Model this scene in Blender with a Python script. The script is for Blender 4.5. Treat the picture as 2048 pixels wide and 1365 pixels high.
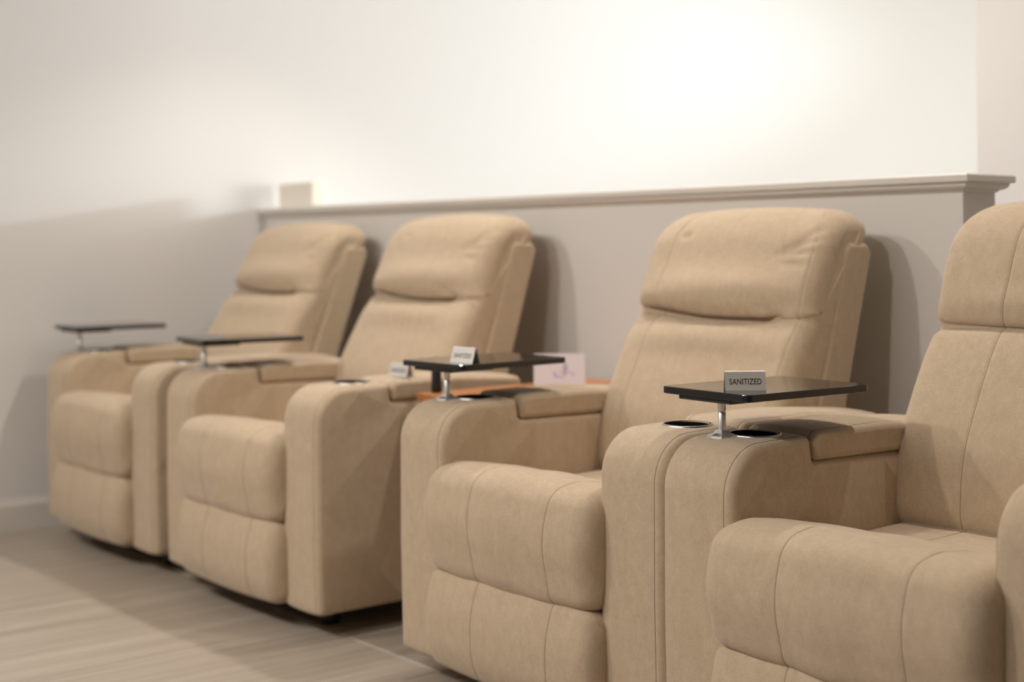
import bpy, bmesh, math, random
import numpy as np
from mathutils import Vector, Matrix
random.seed(7)
PI = math.pi
S = bpy.context.scene
COL = S.collection
for o in list(bpy.data.objects):
    bpy.data.objects.remove(o)

# ------------------------------------------------------------------ camera
cam = bpy.data.cameras.new('camera'); co = bpy.data.objects.new('camera', cam); COL.objects.link(co)
FWD = Vector((-0.7804, 0.6252, 0)).normalized()
RIGHT = FWD.cross(Vector((0, 0, 1))).normalized()
ROLL = math.radians(0.45)
up = Vector((0, 0, 1))
r2 = RIGHT*math.cos(ROLL) - up*math.sin(ROLL)
u2 = up*math.cos(ROLL) + RIGHT*math.sin(ROLL)
M4 = Matrix((r2, u2, -FWD)).transposed().to_4x4()
M4.translation = Vector((0, 0, 0.95))
co.matrix_world = M4
cam.lens = 50.98; cam.sensor_width = 36
cam.shift_y = -0.0942
cam.dof.use_dof = True; cam.dof.focus_distance = 2.5; cam.dof.aperture_fstop = 2.2
cam.clip_start = 0.05
S.camera = co

# ------------------------------------------------------------------ world, lights, exposure
w = bpy.data.worlds.new('world'); S.world = w; w.use_nodes = True
w.node_tree.nodes['Background'].inputs[0].default_value = (0.9, 0.93, 1, 1)
w.node_tree.nodes['Background'].inputs[1].default_value = 0.15
S.view_settings.view_transform = 'Standard'; S.view_settings.look = 'None'
S.view_settings.gamma = 1; S.view_settings.use_curve_mapping = False
S.view_settings.exposure = 0.08

WARM = (1.0, 0.92, 0.83); COOL = (0.86, 0.92, 1.0); NEUT = (0.98, 0.98, 1.0)
def aim(o, target):
    d = Vector(target) - o.location
    o.rotation_euler = d.to_track_quat('-Z', 'Y').to_euler()
def spot(name, loc, target, power, color, size=0.05, angle=100, blend=0.6):
    l = bpy.data.lights.new(name, 'SPOT'); l.energy = power; l.color = color
    l.shadow_soft_size = size; l.spot_size = math.radians(angle); l.spot_blend = blend
    o = bpy.data.objects.new(name, l); COL.objects.link(o); o.location = loc; aim(o, target); return o
def area(name, loc, target, power, color, sx, sy):
    l = bpy.data.lights.new(name, 'AREA'); l.shape = 'RECTANGLE'; l.size = sx; l.size_y = sy
    l.energy = power; l.color = color
    o = bpy.data.objects.new(name, l); COL.objects.link(o); o.location = loc; aim(o, target); return o
# ceiling downlights over the row of recliners
for x, p in ((-3.75, 50), (-2.85, 56), (-1.6, 50)):
    spot('downlight', (x, 2.66, 2.66), (x, 2.40, 0), p, WARM, 0.045, 98, 0.5)
# ceiling spotlights further back in the room, facing the row
for x, p in ((-3.9, 88), (-2.65, 88), (-1.3, 70)):
    spot('ceiling_spotlight', (x, -0.9, 2.66), (x + 0.3, 2.4, 0.6), p, WARM, 0.06, 95, 0.5)
# added soft fill above the room in front of the row, no real fixture
area('front_fill_light', (-3.0, -0.8, 2.68), (-3.0, -0.8, 0), 34, NEUT, 3.0, 1.5)
# cool light of the room beyond the half wall, from added unseen sources
area('rear_fill_light', (-2.6, 6.4, 2.68), (-2.6, 6.4, 0), 24, (0.96, 0.98, 1.0), 2.0, 3.0)  # added ambient fill from above, not a known ceiling panel
area('rear_side_fill', (3.05, 6.6, 1.35), (-4.86, 6.6, 1.25), 225, (0.98, 1.0, 0.98), 3.0, 1.6)  # added area light from the right side, brightens the far left wall like daylight
spot('rear_beam_fill', (-3.0, 11.7, 2.6), (-4.86, 2.0, 1.6), 3400, COOL, 0.22, 16, 0.8)  # added narrow beam, cools the upper left wall and draws its slanted shadow edge

# ------------------------------------------------------------------ materials
def mat(name, color, rough=0.6, metal=0.0, spec=0.5):
    m = bpy.data.materials.new(name); m.use_nodes = True
    b = m.node_tree.nodes['Principled BSDF']
    b.inputs['Base Color'].default_value = (*color, 1); b.inputs['Roughness'].default_value = rough
    b.inputs['Metallic'].default_value = metal; b.inputs['Specular IOR Level'].default_value = spec
    return m
def nd(m, t, **k):
    n = m.node_tree.nodes.new(t)
    for a, v in k.items(): setattr(n, a, v)
    return n
def lk(m, a, b): m.node_tree.links.new(a, b)
def noise(m, vec, scale, detail=3, rough=0.5):
    n = nd(m, 'ShaderNodeTexNoise'); n.inputs['Scale'].default_value = scale
    n.inputs['Detail'].default_value = detail; n.inputs['Roughness'].default_value = rough
    lk(m, vec, n.inputs['Vector']); return n.outputs['Fac']
def ramp(m, fac, stops):
    r = nd(m, 'ShaderNodeValToRGB'); e = r.color_ramp.elements
    e[0].position = stops[0][0]; e[0].color = (*stops[0][1], 1)
    e[1].position = stops[-1][0]; e[1].color = (*stops[-1][1], 1)
    for p, c in stops[1:-1]:
        x = e.new(p); x.color = (*c, 1)
    lk(m, fac, r.inputs[0]); return r.outputs[0]
def objcoord(m, scale=(1, 1, 1), random_shift=True):
    tc = nd(m, 'ShaderNodeTexCoord'); mp = nd(m, 'ShaderNodeMapping')
    mp.inputs['Scale'].default_value = scale; lk(m, tc.outputs['Object'], mp.inputs['Vector'])
    if random_shift:
        oi = nd(m, 'ShaderNodeObjectInfo'); mu = nd(m, 'ShaderNodeMath', operation='MULTIPLY'); mu.inputs[1].default_value = 37.0
        lk(m, oi.outputs['Random'], mu.inputs[0]); lk(m, mu.outputs[0], mp.inputs['Location'])
    return mp.outputs[0]
def mix(m, a, b, fac, mode='MIX'):
    x = nd(m, 'ShaderNodeMix', data_type='RGBA', blend_type=mode)
    x.inputs[0].default_value = fac if not hasattr(fac, 'links') else 0
    if hasattr(fac, 'links'): lk(m, fac, x.inputs[0])
    lk(m, a, x.inputs[6]); lk(m, b, x.inputs[7]); return x.outputs[2]
def bump(m, h, strength, dist):
    b = nd(m, 'ShaderNodeBump'); b.inputs['Strength'].default_value = strength; b.inputs['Distance'].default_value = dist
    lk(m, h, b.inputs['Height']); lk(m, b.outputs[0], m.node_tree.nodes['Principled BSDF'].inputs['Normal'])

suede = mat('beige_suede', (0.5, 0.38, 0.27), 0.85, 0, 0.25)
v1 = objcoord(suede, (1, 1, 0.6)); v0 = objcoord(suede)
c1 = ramp(suede, noise(suede, v1, 55, 7, 0.75), [(0.28, (0.475, 0.366, 0.254)), (0.5, (0.528, 0.412, 0.289)), (0.72, (0.585, 0.465, 0.335))])
c2 = ramp(suede, noise(suede, v0, 260, 2, 0.6), [(0.35, (0.94, 0.94, 0.94)), (0.65, (1.04, 1.04, 1.04))])
lk(suede, mix(suede, c1, c2, 1.0, 'MULTIPLY'), suede.node_tree.nodes['Principled BSDF'].inputs['Base Color'])
suede.node_tree.nodes['Principled BSDF'].inputs['Sheen Weight'].default_value = 0.25
suede.node_tree.nodes['Principled BSDF'].inputs['Sheen Roughness'].default_value = 0.4
bump(suede, noise(suede, v0, 560, 3, 0.65), 0.4, 0.0008)
thread = mat('brown_thread', (0.27, 0.195, 0.125), 0.8)
blackm = mat('black_gloss', (0.012, 0.010, 0.009), 0.06, 0, 0.6)
edgem = mat('black_edge', (0.025, 0.02, 0.017), 0.35)
blackp = mat('black_plastic', (0.012, 0.012, 0.012), 0.5)
wellm = mat('black_well', (0.004, 0.004, 0.004), 0.9, 0, 0.05)
chrome = mat('satin_chrome', (0.70, 0.68, 0.66), 0.38, 0.85)
rimm = mat('rim_metal', (0.50, 0.49, 0.47), 0.3, 1.0)
steel = mat('brushed_steel', (0.70, 0.67, 0.63), 0.48, 0.55)
vs = objcoord(steel, (4, 400, 400)); bump(steel, noise(steel, vs, 8, 2), 0.08, 0.0004)
ink = mat('engraved_black', (0.03, 0.02, 0.018), 0.6)
wallm = mat('white_paint', (0.78, 0.763, 0.742), 0.75)
lowm = mat('taupe_paint', (0.77, 0.74, 0.70), 0.75)
for m_ in (wallm, lowm):
    bump(m_, noise(m_, objcoord(m_), 180, 4, 0.6), 0.12, 0.0015)
trimm = mat('trim_paint', (0.74, 0.705, 0.655), 0.45)
tile = mat('wood_look_porcelain', (0.4, 0.34, 0.28), 0.38)
tv = objcoord(tile, (26, 0.7, 1))
ta = ramp(tile, noise(tile, tv, 1.6, 6, 0.65), [(0.3, (0.33, 0.277, 0.22)), (0.5, (0.40, 0.342, 0.278)), (0.7, (0.475, 0.415, 0.345))])
tb = ramp(tile, noise(tile, objcoord(tile, (90, 2.5, 1)), 1.2, 3), [(0.35, (0.93, 0.93, 0.93)), (0.65, (1.05, 1.05, 1.05))])
lk(tile, mix(tile, ta, tb, 1.0, 'MULTIPLY'), tile.node_tree.nodes['Principled BSDF'].inputs['Base Color'])
grout = mat('pale_grout', (0.60, 0.55, 0.48), 0.8)
wood = mat('orange_wood', (0.45, 0.17, 0.05), 0.35)
wv = objcoord(wood, (30, 1.5, 1))
lk(wood, ramp(wood, noise(wood, wv, 1.5, 5), [(0.3, (0.36, 0.13, 0.04)), (0.7, (0.55, 0.24, 0.085))]), wood.node_tree.nodes['Principled BSDF'].inputs['Base Color'])
paper = mat('white_card', (0.82, 0.80, 0.86), 0.6)
blueink = mat('violet_print', (0.5, 0.47, 0.66), 0.7)
cream = mat('cream_plastic', (0.82, 0.77, 0.68), 0.5)
ceilm = mat('ceiling_paint', (0.80, 0.78, 0.75), 0.8)

# ------------------------------------------------------------------ helpers
def link(name, me, m=None, parent=None, smooth=True):
    o = bpy.data.objects.new(name, me); COL.objects.link(o)
    if m is not None and not me.materials: me.materials.append(m)
    if smooth:
        me.polygons.foreach_set('use_smooth', [True]*len(me.polygons))
    if parent: o.parent = parent
    return o
def from_bm(name, bm, m, parent=None, smooth=False):
    bmesh.ops.recalc_face_normals(bm, faces=bm.faces)
    me = bpy.data.meshes.new(name); bm.to_mesh(me); bm.free()
    return link(name, me, m, parent, smooth)
def tag(o, label=None, cat=None, group=None, kind=None):
    if label: o['label'] = label
    if cat: o['category'] = cat
    if group: o['group'] = group
    if kind: o['kind'] = kind
    return o
def empty(name, loc, rz=0):
    o = bpy.data.objects.new(name, None); COL.objects.link(o); o.location = loc; o.rotation_euler = (0, 0, rz)
    o.empty_display_size = 0.1; return o
def box_bm(x0, x1, y0, y1, z0, z1, bev=0.0, seg=2, bm=None):
    own = bm is None
    bm = bm or bmesh.new()
    r = bmesh.ops.create_cube(bm, size=1)
    for v in r['verts']:
        v.co = Vector(((x0+x1)/2 + v.co.x*(x1-x0), (y0+y1)/2 + v.co.y*(y1-y0), (z0+z1)/2 + v.co.z*(z1-z0)))
    if bev > 0:
        es = list({e for v in r['verts'] for e in v.link_edges})
        bmesh.ops.bevel(bm, geom=es, offset=bev, segments=seg, affect='EDGES', profile=0.5)
    return bm
def lathe_bm(prof, cx, cy, n=40, bm=None):
    bm = bm or bmesh.new(); rings = []
    for r, z in prof:
        if r < 1e-6: rings.append([bm.verts.new((cx, cy, z))])
        else: rings.append([bm.verts.new((cx + r*math.cos(2*PI*i/n), cy + r*math.sin(2*PI*i/n), z)) for i in range(n)])
    for a, b in zip(rings[:-1], rings[1:]):
        for i in range(n):
            j = (i+1) % n
            if len(a) == 1 and len(b) > 1: bm.faces.new((a[0], b[i], b[j]))
            elif len(b) == 1 and len(a) > 1: bm.faces.new((a[i], a[j], b[0]))
            elif len(a) > 1: bm.faces.new((a[i], a[j], b[j], b[i]))
    return bm
def fillet(pts, step=0.008):
    """closed polygon with per-corner radius -> dense polyline"""
    out = []; n = len(pts)
    for i in range(n):
        p = Vector(pts[i][:2]); r = pts[i][2]
        a = Vector(pts[i-1][:2]) - p; b = Vector(pts[(i+1) % n][:2]) - p
        la, lb = a.length, b.length; a.normalize(); b.normalize()
        ang = a.angle(b); t = min(r/math.tan(ang/2), la*0.48, lb*0.48)
        if t < 1e-4 or abs(ang-PI) < 0.02: out.append(p); continue
        rr = t*math.tan(ang/2)
        k = max(2, int((PI-ang)*rr/step) + 2)
        p0 = p + a*t; p2 = p + b*t
        c = p + (a+b).normalized()*(rr/math.sin(ang/2))
        a0 = math.atan2(p0.y-c.y, p0.x-c.x); a2 = math.atan2(p2.y-c.y, p2.x-c.x)
        d = (a2-a0+PI) % (2*PI) - PI
        for j in range(k+1):
            th = a0 + d*j/k; out.append(Vector((c.x+rr*math.cos(th), c.y+rr*math.sin(th))))
    return resample(out, step)
def resample(out, step):
    res = []; n = len(out)
    for i in range(n):
        p, q = out[i], out[(i+1) % n]; L = (q-p).length
        if L < 1e-5: continue
        k = max(1, int(math.ceil(L/(step*1.3))))
        for j in range(k): res.append(p + (q-p)*j/k)
    return res
def catmull(pts, k=8):
    out = []; n = len(pts); P = [Vector(p) for p in pts]
    for i in range(n):
        p0, p1, p2, p3 = P[i-1], P[i], P[(i+1) % n], P[(i+2) % n]
        for j in range(k):
            t = j/k
            out.append(0.5*((2*p1) + (p2-p0)*t + (2*p0-5*p1+4*p2-p3)*t*t + (3*p1-p0-3*p2+p3)*t**3))
    return out
def columns(n, seams, R, hw, endn=7):
    """s in [-1,1]; finer at both ends and around the seams"""
    s = set(); e = R/hw
    for i in range(n+1): s.add(round(-1+e + (2-2*e)*i/n, 4))
    for i in range(endn+1):
        a = 1-math.cos(PI/2*i/endn); s.add(round(-1+e*a, 4)); s.add(round(1-e*a, 4))
    for c in seams:
        for d in (-0.006, -0.003, 0, 0.003, 0.006): s.add(round(c + d/hw, 4))
    out = []
    for x in sorted(s):
        if out and x-out[-1] < 0.0008/hw:
            if any(abs(x-c) < 1e-4 for c in seams): out[-1] = x
            continue
        out.append(x)
    return out
def fix_offset(prof, base, drop):
    """inward offset of a closed profile; points that cross over collapse onto the nearest valid ones"""
    P = np.array([(p.x, p.y) for p in prof]); B = np.array([(p.x, p.y) for p in base]); Q = np.roll(P, -1, 0)
    d = Q-P; L = (d*d).sum(1); L[L == 0] = 1e-12
    t = ((B[:, None, :]-P[None])*d[None]).sum(2)/L[None]; t = np.clip(t, 0, 1)
    near = P[None]+t[:, :, None]*d[None]
    dist = np.sqrt(((B[:, None, :]-near)**2).sum(2)).min(1)
    ok = dist > drop*0.96
    if ok.all() or ok.sum() < 4: return base
    n = len(prof); out = list(base); idx = [i for i in range(n) if ok[i]]
    for a, b in zip(idx, idx[1:]+[idx[0]+n]):
        if b-a > 1:
            m = (base[a] + base[b % n])/2
            for k in range(a+1, b): out[k % n] = base[a] + (base[b % n]-base[a])*((k-a)/(b-a))
    return out
def sweep(name, prof, uc, hw, R, m, parent, cols=None, seams=(), disp=None, groove=0.0013, rn=2.0, seam_rng=None, raise_thread=0.0004, n=24, ushape=None):
    """upholstered piece: closed v-z profile swept across u with rounded rims, seams and fullness"""
    cols = cols or columns(n, seams, R, hw)
    N = len(prof); nor = []
    area2 = sum(prof[i].x*prof[(i+1) % N].y - prof[(i+1) % N].x*prof[i].y for i in range(N))
    sg = 1 if area2 > 0 else -1
    for i in range(N):
        t = (prof[(i+1) % N]-prof[i-1])
        if t.length < 1e-9: t = Vector((1, 0))
        t.normalize(); nor.append(Vector((t.y, -t.x))*sg)
    verts = []; seamcols = {}
    for ci, s in enumerate(cols):
        dd = max(0.0, (abs(s)-(1-R/hw))/(R/hw)); dd = min(1, dd)
        drop = R*(1-(max(0, 1-dd**rn))**(1/rn))
        g = sum(groove*math.exp(-((s-c)*hw/0.0022)**2) for c in seams)
        base = [prof[i] - nor[i]*drop for i in range(N)]
        if drop > 0.002: base = fix_offset(prof, base, drop)
        for i in range(N):
            off = -g
            if disp: off += disp(s, prof[i])
            p = base[i] + nor[i]*off
            us = ushape(p) if ushape else 1
            verts.append((uc + s*hw*us, p.x, p.y))
        for c in seams:
            if abs(s-c) < 0.0005: seamcols[c] = ci
    faces = []
    C = len(cols)
    for c in range(C-1):
        for i in range(N):
            j = (i+1) % N
            faces.append((c*N+i, c*N+j, (c+1)*N+j, (c+1)*N+i))
    faces.append(tuple(range(N))[::-1]); faces.append(tuple((C-1)*N+i for i in range(N)))
    me = bpy.data.meshes.new(name); me.from_pydata(verts, [], faces); me.update()
    bm = bmesh.new(); bm.from_mesh(me); bmesh.ops.recalc_face_normals(bm, faces=bm.faces); bm.to_mesh(me); bm.free()
    o = link(name, me, m, parent)
    flat_caps(o)
    for c, ci in seamcols.items():
        lo, hi = seam_rng if seam_rng else (0, N-1)
        pts = []
        for i in range(lo, hi+1):
            ii = i % N; v = Vector(verts[ci*N+ii]); nn = Vector((0, nor[ii].x, nor[ii].y))
            pts.append(v + nn*raise_thread)
        tube('seam', pts, 0.00055, thread, o)
    return o
def flat_caps(o):
    for p in o.data.polygons:
        if p.area > 0.004 and abs(p.normal.x) > 0.9: p.use_smooth = False
def tube(name, pts, r, m, parent, k=5):
    bm = bmesh.new(); rings = []
    for i, p in enumerate(pts):
        t = (pts[min(i+1, len(pts)-1)] - pts[max(i-1, 0)])
        if t.length < 1e-9: continue
        t.normalize(); a = t.cross(Vector((1, 0.01, 0.02))); 
        if a.length < 0.1: a = t.cross(Vector((0, 0, 1)))
        a.normalize(); b = t.cross(a)
        rings.append([bm.verts.new(p + (a*math.cos(2*PI*j/k)+b*math.sin(2*PI*j/k))*r) for j in range(k)])
    for q, w_ in zip(rings[:-1], rings[1:]):
        for j in range(k): bm.faces.new((q[j], q[(j+1) % k], w_[(j+1) % k], w_[j]))
    bm.faces.new(rings[0]); bm.faces.new(rings[-1][::-1])
    return from_bm(name, bm, m, parent, True)
def cut(o, cyl):
    """sink a round well into the top of a piece"""
    bm = bmesh.new(); bm.from_mesh(o.data); bmesh.ops.remove_doubles(bm, verts=bm.verts, dist=2e-5)
    bmesh.ops.dissolve_degenerate(bm, dist=1e-5, edges=bm.edges); bmesh.ops.triangulate(bm, faces=[f for f in bm.faces if len(f.verts) > 4])
    bmesh.ops.recalc_face_normals(bm, faces=bm.faces); bm.to_mesh(o.data); bm.free()
    zmax = max(v.co.z for v in o.data.vertices)
    for k in range(8):
        c = from_bm('c', cyl(k), blackp)
        md = o.modifiers.new('b', 'BOOLEAN'); md.operation = 'DIFFERENCE'; md.object = c; md.solver = 'EXACT'; md.use_self = k >= 3
        dg = bpy.context.evaluated_depsgraph_get(); dg.update()
        me = bpy.data.meshes.new_from_object(o.evaluated_get(dg)); o.modifiers.clear(); bpy.data.objects.remove(c)
        if me.vertices and max(v.co.z for v in me.vertices) < zmax+0.001 and len(me.polygons) > len(o.data.polygons)*0.8:
            o.data = me
            me.polygons.foreach_set('use_smooth', [True]*len(me.polygons)); print('cut ok', k, [m.name for m in me.materials]); return
    print('cut failed')
def sharp(o, ang=40):
    me = o.data; bm = bmesh.new(); bm.from_mesh(me)
    for e in bm.edges:
        if len(e.link_faces) == 2: e.smooth = e.calc_face_angle(0) < math.radians(ang)
    bm.to_mesh(me); bm.free()
def prange(prof, test):
    idx = [i for i in range(len(prof)) if test(prof[i])]
    return min(idx), max(idx)

# ------------------------------------------------------------------ setting
XL = -4.86; YW = 2.70
def struct(name, bm, m, parent=None, smooth=False):
    o = from_bm(name, bm, m, parent, smooth)
    if not parent: o['kind'] = 'structure'
    return o
floor = struct('floor', box_bm(XL-0.1, 3.2, -4.1, 12.1, -0.1, -0.0018), grout)
TX, TY = 0.605, 1.2
tm = None
i0 = 0
x = -4.375 - TX
while x < 3.2:
    y = 1.885 - TY*5
    while y < 2.9:
        x0, x1 = max(x+0.002, XL), min(x+TX-0.002, 3.19)
        y0, y1 = max(y+0.0025, -4.0), min(y+TY-0.0025, 2.75)
        if x1-x0 > 0.02 and y1-y0 > 0.02:
            if x1-x0 > TX-0.006 and y1-y0 > TY-0.007:
                if tm is None:
                    bm = box_bm(-(TX/2-0.002), TX/2-0.002, -(TY/2-0.0025), TY/2-0.0025, -0.011, 0, 0.0012, 1)
                    t = from_bm('tile', bm, tile, floor); tm = t.data
                else: t = link('tile', tm, None, floor, False)
                t.location = (x+TX/2, y+TY/2, 0)
            else:
                bm = box_bm(-(x1-x0)/2, (x1-x0)/2, -(y1-y0)/2, (y1-y0)/2, -0.011, 0, 0.0012, 1)
                t = from_bm('tile', bm, tile, floor); t.location = ((x0+x1)/2, (y0+y1)/2, 0)
        y += TY
    x += TX
struct('ceiling', box_bm(XL-0.1, 3.2, -4.1, 12.1, 2.7, 2.8), ceilm)
struct('wall_left', box_bm(XL-0.1, XL, -4.1, 12.1, -0.05, 2.75), wallm)
struct('wall_front', box_bm(XL, 3.1, -4.1, -4.0, -0.05, 2.75), wallm)
struct('wall_right', box_bm(3.1, 3.2, -4.1, 12.1, -0.05, 2.75), wallm)
struct('wall_rear', box_bm(XL, 3.1, 12.0, 12.1, -0.05, 2.75), wallm)
# full-height partition that starts beyond the open end of the half wall
struct('wall_back', box_bm(-2.117, 3.1, 3.20, 3.32, -0.05, 2.75), wallm)
# half-height wall
struct('wall_half', box_bm(XL, -1.822, YW, YW+0.12, -0.02, 1.058), lowm)
def cap_profile():
    return [(0, 1.0565), (0.004, 1.0565), (0.006, 1.060), (0.014, 1.0625), (0.020, 1.067), (0.0225, 1.073), (0.0225, 1.0755), (0.030, 1.0765), (0.0315, 1.079), (0.0315, 1.091), (0.029, 1.094)]
def cap():
    bm = bmesh.new(); rows = []
    for o_, z in cap_profile():
        rows.append([bm.verts.new(p) for p in ((XL, YW-o_, z), (-1.822+o_, YW-o_, z), (-1.822+o_, YW+0.12+o_, z), (XL, YW+0.12+o_, z))])
    for a, b in zip(rows[:-1], rows[1:]):
        for i in range(3): bm.faces.new((a[i], a[i+1], b[i+1], b[i]))
        bm.faces.new((a[3], a[0], b[0], b[3]))
    bm.faces.new(rows[0][::-1]); bm.faces.new(rows[-1])
    return bm
struct('trim_1', cap(), trimm)
def skirting(name, axis, a, b, pos):
    # profile extruded along an axis; out = distance into the room
    prof = [(0, 0), (0.014, 0), (0.014, 0.085), (0.011, 0.092), (0.008, 0.096), (0.006, 0.104), (0, 0.104)]
    bm = bmesh.new(); R_ = []
    for t in (a, b):
        R_.append([bm.verts.new((pos+o_, t, z) if axis == 'y' else (t, pos-o_, z)) for o_, z in prof])
    n = len(prof)
    for i in range(n): bm.faces.new((R_[0][i], R_[0][(i+1) % n], R_[1][(i+1) % n], R_[1][i]))
    bm.faces.new(R_[0]); bm.faces.new(R_[1][::-1])
    return struct(name, bm, trimm)
skirting('baseboard_left', 'y', -4.0, YW-0.014, XL)
skirting('baseboard_back', 'x', XL, -1.822, YW)

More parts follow.
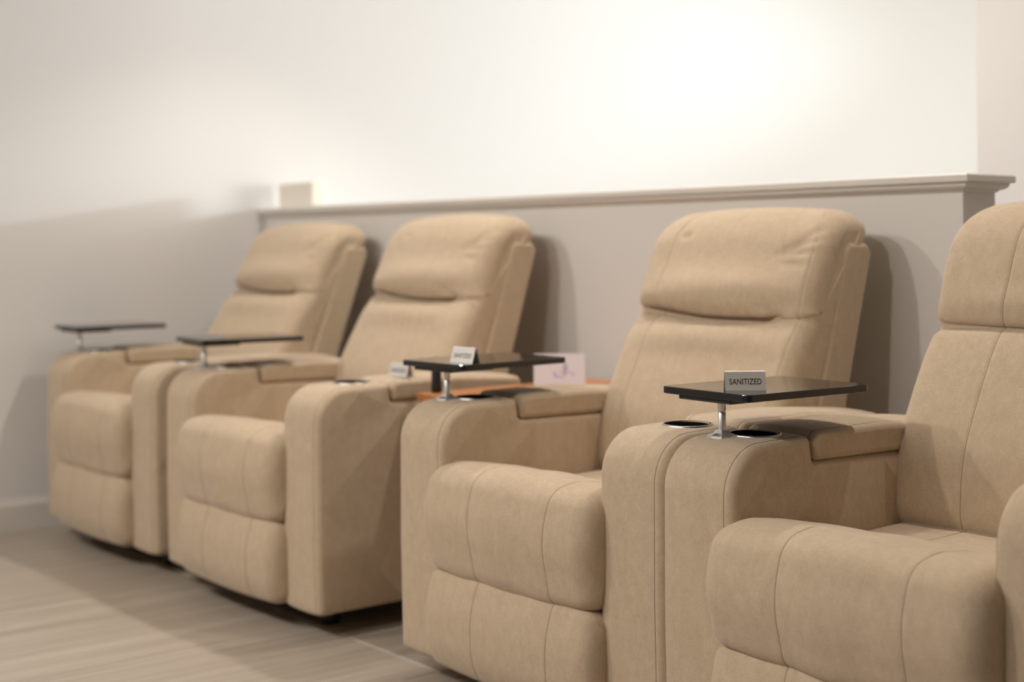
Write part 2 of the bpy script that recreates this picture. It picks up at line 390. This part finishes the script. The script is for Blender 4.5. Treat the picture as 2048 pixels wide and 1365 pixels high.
# ------------------------------------------------------------------ recliner
W = 0.830; AW = 0.170; UC = W/2; HS = (W-2*AW)/2
def arm_profile():
    return fillet([(0.002, 0.062, 0.012), (-0.002, 0.30, 0.5), (0, 0.603, 0.085), (0.205, 0.607, 0.010), (0.212, 0.562, 0.006), (0.66, 0.556, 0.03), (0.66, 0.062, 0.02)], 0.010)
def seat_disp(s, p):
    full = max(0, 1-s*s)
    d = 0.010*full
    if p.x < 0.0 and p.y > 0.29:       # front face fuller between the seams
        d += 0.004*max(0, math.cos(s*PI*1.6))
    # soft creases on top and front
    d += 0.0022*math.sin(9*s+14*p.y)*math.sin(17*p.x+3*s)*full
    return d
def make_recliner(style):
    root = empty('recliner', (0, 0, 0))
    # arms with cup holder, padded lid
    for side, nm in ((-1, 'left'), (1, 'right')):
        uc = AW/2 if side < 0 else W-AW/2
        ap = arm_profile()
        lo, hi = prange(ap, lambda p: p.x < 0.20 and p.y > 0.07)
        a = sweep('armrest', ap, uc, AW/2, 0.017, suede, root, seams=(-0.96, 0.77), groove=0.0009, seam_rng=(0, hi),
                  disp=lambda s, p: 0.004*(1-s*s) if (p.y > 0.56 or p.x < 0.04) else 0, n=10)
        cy = 0.150; cr = 0.041
        cut(a, lambda k: lathe_bm([(0, 0.53), (cr, 0.53), (cr, 0.70), (0, 0.70)], uc+0.00013*k, cy+0.00021*k, 48+k)); flat_caps(a)
        ztop = 0.6095
        cup = from_bm('cup_holder', lathe_bm([(cr+0.007, ztop-0.002), (cr+0.007, ztop+0.0010), (cr+0.005, ztop+0.0018), (cr+0.0035, ztop+0.0018)], uc, cy, 56), rimm, a, True)
        cup['label'] = 'round cup holder with a silver rim and black well'
        from_bm('cup_well', lathe_bm([(cr+0.0036, ztop+0.0017), (cr-0.001, ztop-0.0005), (cr-0.004, ztop-0.06), (cr-0.008, ztop-0.068), (0, ztop-0.068)], uc, cy, 48), wellm, cup, True)
        cup.parent = a
        lp = fillet([(0.216, 0.563, 0.010), (0.214, 0.613, 0.022), (0.42, 0.614, 0.4), (0.63, 0.600, 0.03), (0.63, 0.556, 0.01)], 0.009)
        sweep('armrest_lid', lp, uc, AW/2, 0.014, suede, root, seams=(-0.76, 0.76), groove=0.0012,
              disp=lambda s, p: 0.004*(1-s*s) if p.y > 0.59 else 0, n=8,
              seam_rng=prange(lp, lambda p: p.y > 0.595))
    # seat and footrest
    sw = HS+0.022; cz = 0.287 if style == 'plain' else 0.270
    sq = (-0.34, 0.54) if style == 'plain' else (-0.30, 0.57); pv = 0.010 if style == 'plain' else 0.0
    sp = fillet([(0.56, 0.33, 0.02), (0.56, 0.428, 0.02), (0.30, 0.425, 0.25), (0.10, 0.478, 0.2), (0.03, 0.488, 0.1), (-0.036, 0.478, 0.075), (-0.060, 0.39, 0.16), (-0.036, cz+0.002, 0.030), (0.01, cz-0.008, 0.01), (0.04, 0.33, 0.01)], 0.009)
    for p in sp:
        if p.x < 0.2: p.x -= pv*(0.2-p.x)/0.2
    sweep('seat_cushion', sp, UC, sw, 0.048, suede, root, seams=sq, disp=seat_disp, rn=2.3,
          seam_rng=prange(sp, lambda p: p.y > cz+0.005 and p.x < 0.5), n=30)
    fp = fillet([(-0.030, cz-0.002, 0.020), (-0.052, 0.20, 0.2), (-0.050, 0.115, 0.12), (-0.028, 0.066, 0.03), (0.07, 0.060, 0.01), (0.07, cz-0.005, 0.01)], 0.009)
    for p in fp: p.x -= pv
    sweep('footrest', fp, UC, sw, 0.042, suede, root, seams=sq, rn=2.2,
          disp=lambda s, p: 0.008*max(0, 1-s*s) if p.x < 0.02 else 0, seam_rng=prange(fp, lambda p: p.x < -0.012), n=30)
    # backrest cushion
    bp = resample(catmull([(0.475, 0.412), (0.447, 0.445), (0.445, 0.50), (0.456, 0.563), (0.480, 0.62), (0.511, 0.68), (0.545, 0.738), (0.572, 0.774), (0.587, 0.788), (0.585, 0.800),
                           (0.589, 0.83), (0.602, 0.875), (0.619, 0.920), (0.640, 0.962), (0.672, 0.997), (0.715, 1.017), (0.762, 1.017), (0.793, 0.998), (0.797, 0.965), (0.765, 0.915),
                           (0.72, 0.84), (0.65, 0.68), (0.60, 0.52), (0.575, 0.42), (0.53, 0.40)], 6), 0.007)
    R = 0.040
    if style == 'plain':
        def bd(s, p):
            mid = 0.52 + (p.y-0.5)*0.44 + max(0, p.y-0.97)*3; fw = min(1, max(0, (mid+0.02-p.x)/0.04)); front = fw > 0
            full = max(0, 1-abs(s)**2.5)
            d = 0.012*full*fw
            if front:
                g = math.exp(-((p.y-0.788)/0.009)**2)
                d -= 0.008*g*fw
                d += 0.006*math.exp(-((p.y-0.83)/0.03)**2)*full
            return d
        seams = (-0.38, 0.38)
    else:
        def bd(s, p):
            mid = 0.52 + (p.y-0.5)*0.44 + max(0, p.y-0.97)*3; fw = min(1, max(0, (mid+0.02-p.x)/0.04)); front = fw > 0
            full = max(0, 1-abs(s)**2.2)
            d = 0.012*full*fw
            if front:
                # head pillow sagging over the crease, crease line lowest right of the middle
                zc = 0.790 - 0.010*math.cos((s-0.25)*1.9)
                k = 1.0 if s < 0.42 else max(0.03, 1-(s-0.42)*2.6)
                k *= 1.0 if s > -0.8 else max(0.4, 1-(-0.8-s)*3)
                d += 0.024*math.exp(-((p.y-0.843)/0.042)**2)*full; d += 0.010*math.exp(-((p.y-0.735)/0.03)**2)*full
                d -= 0.024*k*math.exp(-((p.y-zc)/0.009)**2)
                d += 0.006*k*math.exp(-((p.y-(zc+0.030))/0.020)**2)
                d += (1-k)*0.008*math.exp(-((p.y-0.793)/0.018)**2)
                # pull folds where the crease fades, and at the upper right corner
                for (sx, sz, ang, ln, wd, am) in ((0.50, 0.782, 0.25, 0.05, 0.006, 0.006), (0.62, 0.80, -0.45, 0.05, 0.007, 0.004),
                                                  (0.80, 0.945, 0.35, 0.045, 0.006, 0.0045), (0.76, 0.925, 0.15, 0.04, 0.006, 0.004), (0.84, 0.965, 0.6, 0.04, 0.006, 0.004), (0.74, 0.90, -0.1, 0.03, 0.007, 0.003),
                                                  (-0.52, 0.962, 0.15, 0.012, 0.005, 0.005), (-0.70, 0.772, 0.2, 0.02, 0.006, 0.005), (-0.25, 0.775, -0.1, 0.03, 0.006, 0.003)):
                    dx = (s-sx)*HS; dz = p.y-sz
                    a_ = dx*math.cos(ang)+dz*math.sin(ang); b_ = -dx*math.sin(ang)+dz*math.cos(ang)
                    d -= 1.4*am*math.exp(-(a_/ln)**2-(b_/wd)**2)*fw*max(0, min(1, (1-s)/0.08))
            return d
        seams = (-0.66, 0.90)
    rng = prange(bp, lambda p: p.x < 0.45 + (p.y-0.40)*0.55 + 0.05 or p.y > 1.0)
    bk = sweep('backrest', bp, UC, 0.268, R, suede, root, ushape=lambda p: 1-0.26*(1-math.sqrt(1-min(0.98, max(0, (p.y-0.935)/0.100))**2)), seams=seams, disp=bd, rn=2.2, groove=0.0022, seam_rng=(rng[0]+2, rng[1]), n=46)
    if style != 'plain':
        for ch in list(bk.children): ch.data.materials.clear(); ch.data.materials.append(suede)
    # shell behind the cushion
    shp = fillet([(0.56, 0.30, 0.01), (0.60, 0.60, 0.3), (0.700, 0.935, 0.02), (0.715, 0.950, 0.015), (0.780, 0.950, 0.026), (0.793, 0.925, 0.02), (0.703, 0.60, 0.3), (0.668, 0.30, 0.02)], 0.010)
    sweep('back_shell', shp, UC, 0.270, 0.016, suede, root, n=6)
    # rear body and feet
    from_bm('base_frame', box_bm(AW-0.004, W-AW+0.004, 0.10, 0.62, 0.070, 0.262, 0.004, 1), blackp, root)
    for u in (0.15, W-0.15):
        for v in (0.12, 0.58):
            from_bm('foot', lathe_bm([(0, 0.0), (0.021, 0.0), (0.026, 0.012), (0.027, 0.066), (0, 0.066)], u, v, 20), blackp, root, True)
    return root

def make_tray(root, rot):
    """swivel tray on its stem; pivots about the stem"""
    px, py = 0.064, 0.088
    t = bpy.data.objects.new('tray', None)
    bm = box_bm(-0.112, 0.112, -0.045, 0.262, 0.6795, 0.6925, 0.0, 1)
    # rounded corners in plan
    es = [e for e in bm.edges if abs(e.verts[0].co.z-e.verts[1].co.z) > 0.005]
    bmesh.ops.bevel(bm, geom=es, offset=0.014, segments=5, affect='EDGES', profile=0.5)
    hs = [e for e in bm.edges if abs(e.verts[0].co.z-e.verts[1].co.z) < 1e-5 and e.calc_face_angle(0) > 1]
    bmesh.ops.bevel(bm, geom=hs, offset=0.0014, segments=2, affect='EDGES', profile=0.5)
    tr = from_bm('tray', bm, blackm, root, False)
    tr.location = (px, py, 0); tr.rotation_euler = (0, 0, rot)
    tr['label'] = 'glossy black rectangular swivel tray'
    b = from_bm('bracket', box_bm(-0.072, 0.060, -0.037, 0.085, 0.6715, 0.6797, 0.002, 2), edgem, tr)
    st = from_bm('stem', lathe_bm([(0, 0.610), (0.0072, 0.610), (0.0072, 0.650), (0.0064, 0.651), (0.0064, 0.655), (0.0072, 0.656), (0.0072, 0.674), (0, 0.674)], 0, 0, 24), chrome, tr, True)
    sharp(st, 50)
    st['label'] = 'slim satin silver stem'
    bm = bmesh.new(); pr = [(0, 0.6065), (0.027, 0.6065), (0.026, 0.611), (0.015, 0.615), (0.0105, 0.620), (0, 0.620)]
    lathe_bm(pr, 0, 0, 8, bm)
    fl = from_bm('flange', bm, chrome, tr, False); fl['label'] = 'silver faceted mounting flange'
    return tr

def copy_tree(o, parent=None):
    c = o.copy(); COL.objects.link(c); c.parent = parent
    if parent: c.matrix_parent_inverse = o.matrix_parent_inverse.copy()
    for ch in o.children: copy_tree(ch, c)
    return c
YF = 1.80
fold = make_recliner('folded')
make_tray(fold, 0)
plain = make_recliner('plain')
make_tray(plain, 0)
r1 = fold; r2_ = copy_tree(fold); r3 = copy_tree(fold); r4 = plain
G = 'beige suede recliners lined up along the half-height wall'
for r, x, y, tr, lab in (
    (r1, -4.722, YF, 0.0, 'beige suede recliner in the far left corner beside the side wall, its tray empty'),
    (r2_, -3.822, YF, -0.10, 'second beige suede recliner from the left corner, empty tray, metal sign on near armrest'),
    (r3, -2.668, YF+0.01, 0.03, 'third beige suede recliner from the left, small metal sign turned sideways on its tray'),
    (r4, -1.832, YF, -0.06, 'nearest beige suede recliner at the right edge, tray holding the readable SANITIZED sign')):
    r.location = (x, y, 0)
    for ch in r.children:
        if ch.name.split('.')[0] == 'tray': ch.rotation_euler = (0, 0, tr)
    ang, dz = {-4.722: (-4.2, 0.012), -3.822: (-1.6, 0.013)}.get(x, (0, 0))
    if ang:
        for ch in r.children:
            if ch.name.split('.')[0] in ('backrest', 'back_shell'):
                T = Matrix.Translation((0, 0.60, 0.45)); ch.matrix_local = Matrix.Translation((0, 0, dz)) @ T @ Matrix.Rotation(math.radians(ang), 4, 'X') @ T.inverted()
    tag(r, lab, 'recliner', G)

# ------------------------------------------------------------------ tent signs
def text_mesh(body, width):
    cu = bpy.data.curves.new('t', 'FONT'); cu.body = body; cu.align_x = 'CENTER'; cu.align_y = 'CENTER'
    cu.extrude = 0.004; cu.offset = 0.012; cu.resolution_u = 4; cu.space_character = 1.05
    ob = bpy.data.objects.new('t', cu); COL.objects.link(ob)
    dg = bpy.context.evaluated_depsgraph_get(); dg.update()
    me = bpy.data.meshes.new_from_object(ob.evaluated_get(dg)); bpy.data.objects.remove(ob)
    xs = [v.co.x for v in me.vertices]; ys = [v.co.y for v in me.vertices]
    k = width/(max(xs)-min(xs)); cy = (max(ys)+min(ys))/2; cx = (max(xs)+min(xs))/2
    for v in me.vertices: v.co = Vector(((v.co.x-cx)*k, (v.co.y-cy)*k*1.30, v.co.z*0.02))
    return me
SW, SH, SD, ST = 0.071, 0.0335, 0.0125, 0.0011
def make_sign():
    root = empty('tent_sign', (0, 0, 0))
    # folded plate: front side leans back from -y
    outer = []; nb = 7
    top = SH-0.003
    for i in range(nb+1):
        th = PI*i/nb; outer.append((-0.003*math.cos(th), top+0.003*math.sin(th)))
    outer = [(-SD, 0)] + outer + [(SD, 0)]
    inner = [(-SD+ST, 0)] + [(-(0.003-ST)*math.cos(PI*i/nb), top+(0.003-ST)*math.sin(PI*i/nb)) for i in range(nb+1)] + [(SD-ST, 0)]
    bm = bmesh.new(); L = []
    for x in (-SW/2, SW/2):
        L.append(([bm.verts.new((x, a, b)) for a, b in outer], [bm.verts.new((x, a, b)) for a, b in inner]))
    n = len(outer)
    for i in range(n-1):
        bm.faces.new((L[0][0][i], L[0][0][i+1], L[1][0][i+1], L[1][0][i]))
        bm.faces.new((L[0][1][i], L[0][1][i+1], L[1][1][i+1], L[1][1][i]))
        for k in (0, 1): bm.faces.new((L[k][0][i], L[k][0][i+1], L[k][1][i+1], L[k][1][i]))
    for i in (0, n-1): bm.faces.new((L[0][0][i], L[1][0][i], L[1][1][i], L[0][1][i]))
    p = from_bm('plate', bm, steel, root, True); sharp(p, 30)
    me = text_mesh('SANITIZED', 0.056)
    t = link('lettering', me, ink, root, False); t['label'] = 'engraved word SANITIZED'
    lean = math.atan2(SD-0.003, top)
    t.rotation_euler = (PI/2-lean, 0, 0)
    f = 0.50
    t.location = (0, -SD + (SD-0.003)*f - 0.00012, top*f)
    return root
s1 = make_sign()
s2 = copy_tree(s1); s3 = copy_tree(s1)
for s, loc, rz, lab in ((s1, (-1.726, 1.902, 0.6926), math.radians(-39+90), 'small folded steel sign reading SANITIZED on the nearest black tray'),
                        (s2, (-2.545, 1.905, 0.6926), math.radians(6), 'small folded steel sign seen from its side on the middle black tray'),
                        (s3, (-3.045, 2.075, 0.6185), math.radians(6), 'small folded steel sign lying low on the second recliner near armrest')):
    s.location = loc; s.rotation_euler = (0, 0, rz)
    tag(s, lab, 'sign', 'folded steel table signs')

# ------------------------------------------------------------------ between the second and third recliner
tb_ = empty('side_table', (-2.814, 2.36, 0))
tag(tb_, 'narrow orange-brown wooden side table squeezed between two recliners', 'table')
from_bm('table_top', box_bm(-0.140, 0.140, -0.30, 0.28, 0.562, 0.585, 0.004, 2), wood, tb_)
for sx in (-1, 1):
    for sy in (-0.27, 0.25):
        from_bm('leg', box_bm(sx*0.120-0.014, sx*0.120+0.014, sy-0.014, sy+0.014, 0, 0.562, 0.002, 1), wood, tb_)
bt = from_bm('bottle', lathe_bm([(0, 0), (0.0125, 0), (0.0135, 0.003), (0.0125, 0.05), (0.011, 0.075), (0.006, 0.082), (0.006, 0.088), (0, 0.088)], 0, 0, 24), blackp, None, True)
bt.location = (-2.925, 2.10, 0.585)
tag(bt, 'slim black bottle on the wooden table, right behind the middle tray stem', 'bottle')
cd = empty('card', (-2.83, 2.42, 0.585), math.radians(52))
tag(cd, 'white printed card standing on the wooden table against the half wall', 'card')
pb = from_bm('sheet', box_bm(-0.066, 0.066, -0.0006, 0.0006, 0.0, 0.084), paper, cd); pb.rotation_euler = (math.radians(-6), 0, 0)
bm = bmesh.new()
for (cx, cz, hx, hz) in ((0.015, 0.055, 0.004, 0.004), (0.015, 0.045, 0.006, 0.006), (0.014, 0.034, 0.004, 0.006), (0.004, 0.036, 0.003, 0.002), (0.026, 0.036, 0.003, 0.002),
                         (-0.012, 0.034, 0.005, 0.002), (-0.010, 0.028, 0.004, 0.002), (0.035, 0.030, 0.005, 0.002), (0.0, 0.024, 0.012, 0.0015)):
    box_bm(cx-hx, cx+hx, -0.0010, -0.0007, cz-hz, cz+hz, 0, 1, bm)
pr = from_bm('print', bm, blueink, cd); pr.rotation_euler = pb.rotation_euler
pr['label'] = 'small violet printed figure'
# stand of the card
from_bm('stand', box_bm(-0.05, 0.05, 0.0, 0.03, 0, 0.003, 0.001, 1), paper, cd)

# box on the ledge in the corner
bx = from_bm('junction_box', box_bm(-4.785, -4.545, YW+0.015, YW+0.075, 1.094, 1.185, 0.006, 2), cream, None)
tag(bx, 'low cream box on the ledge of the half wall in the left corner', 'box')
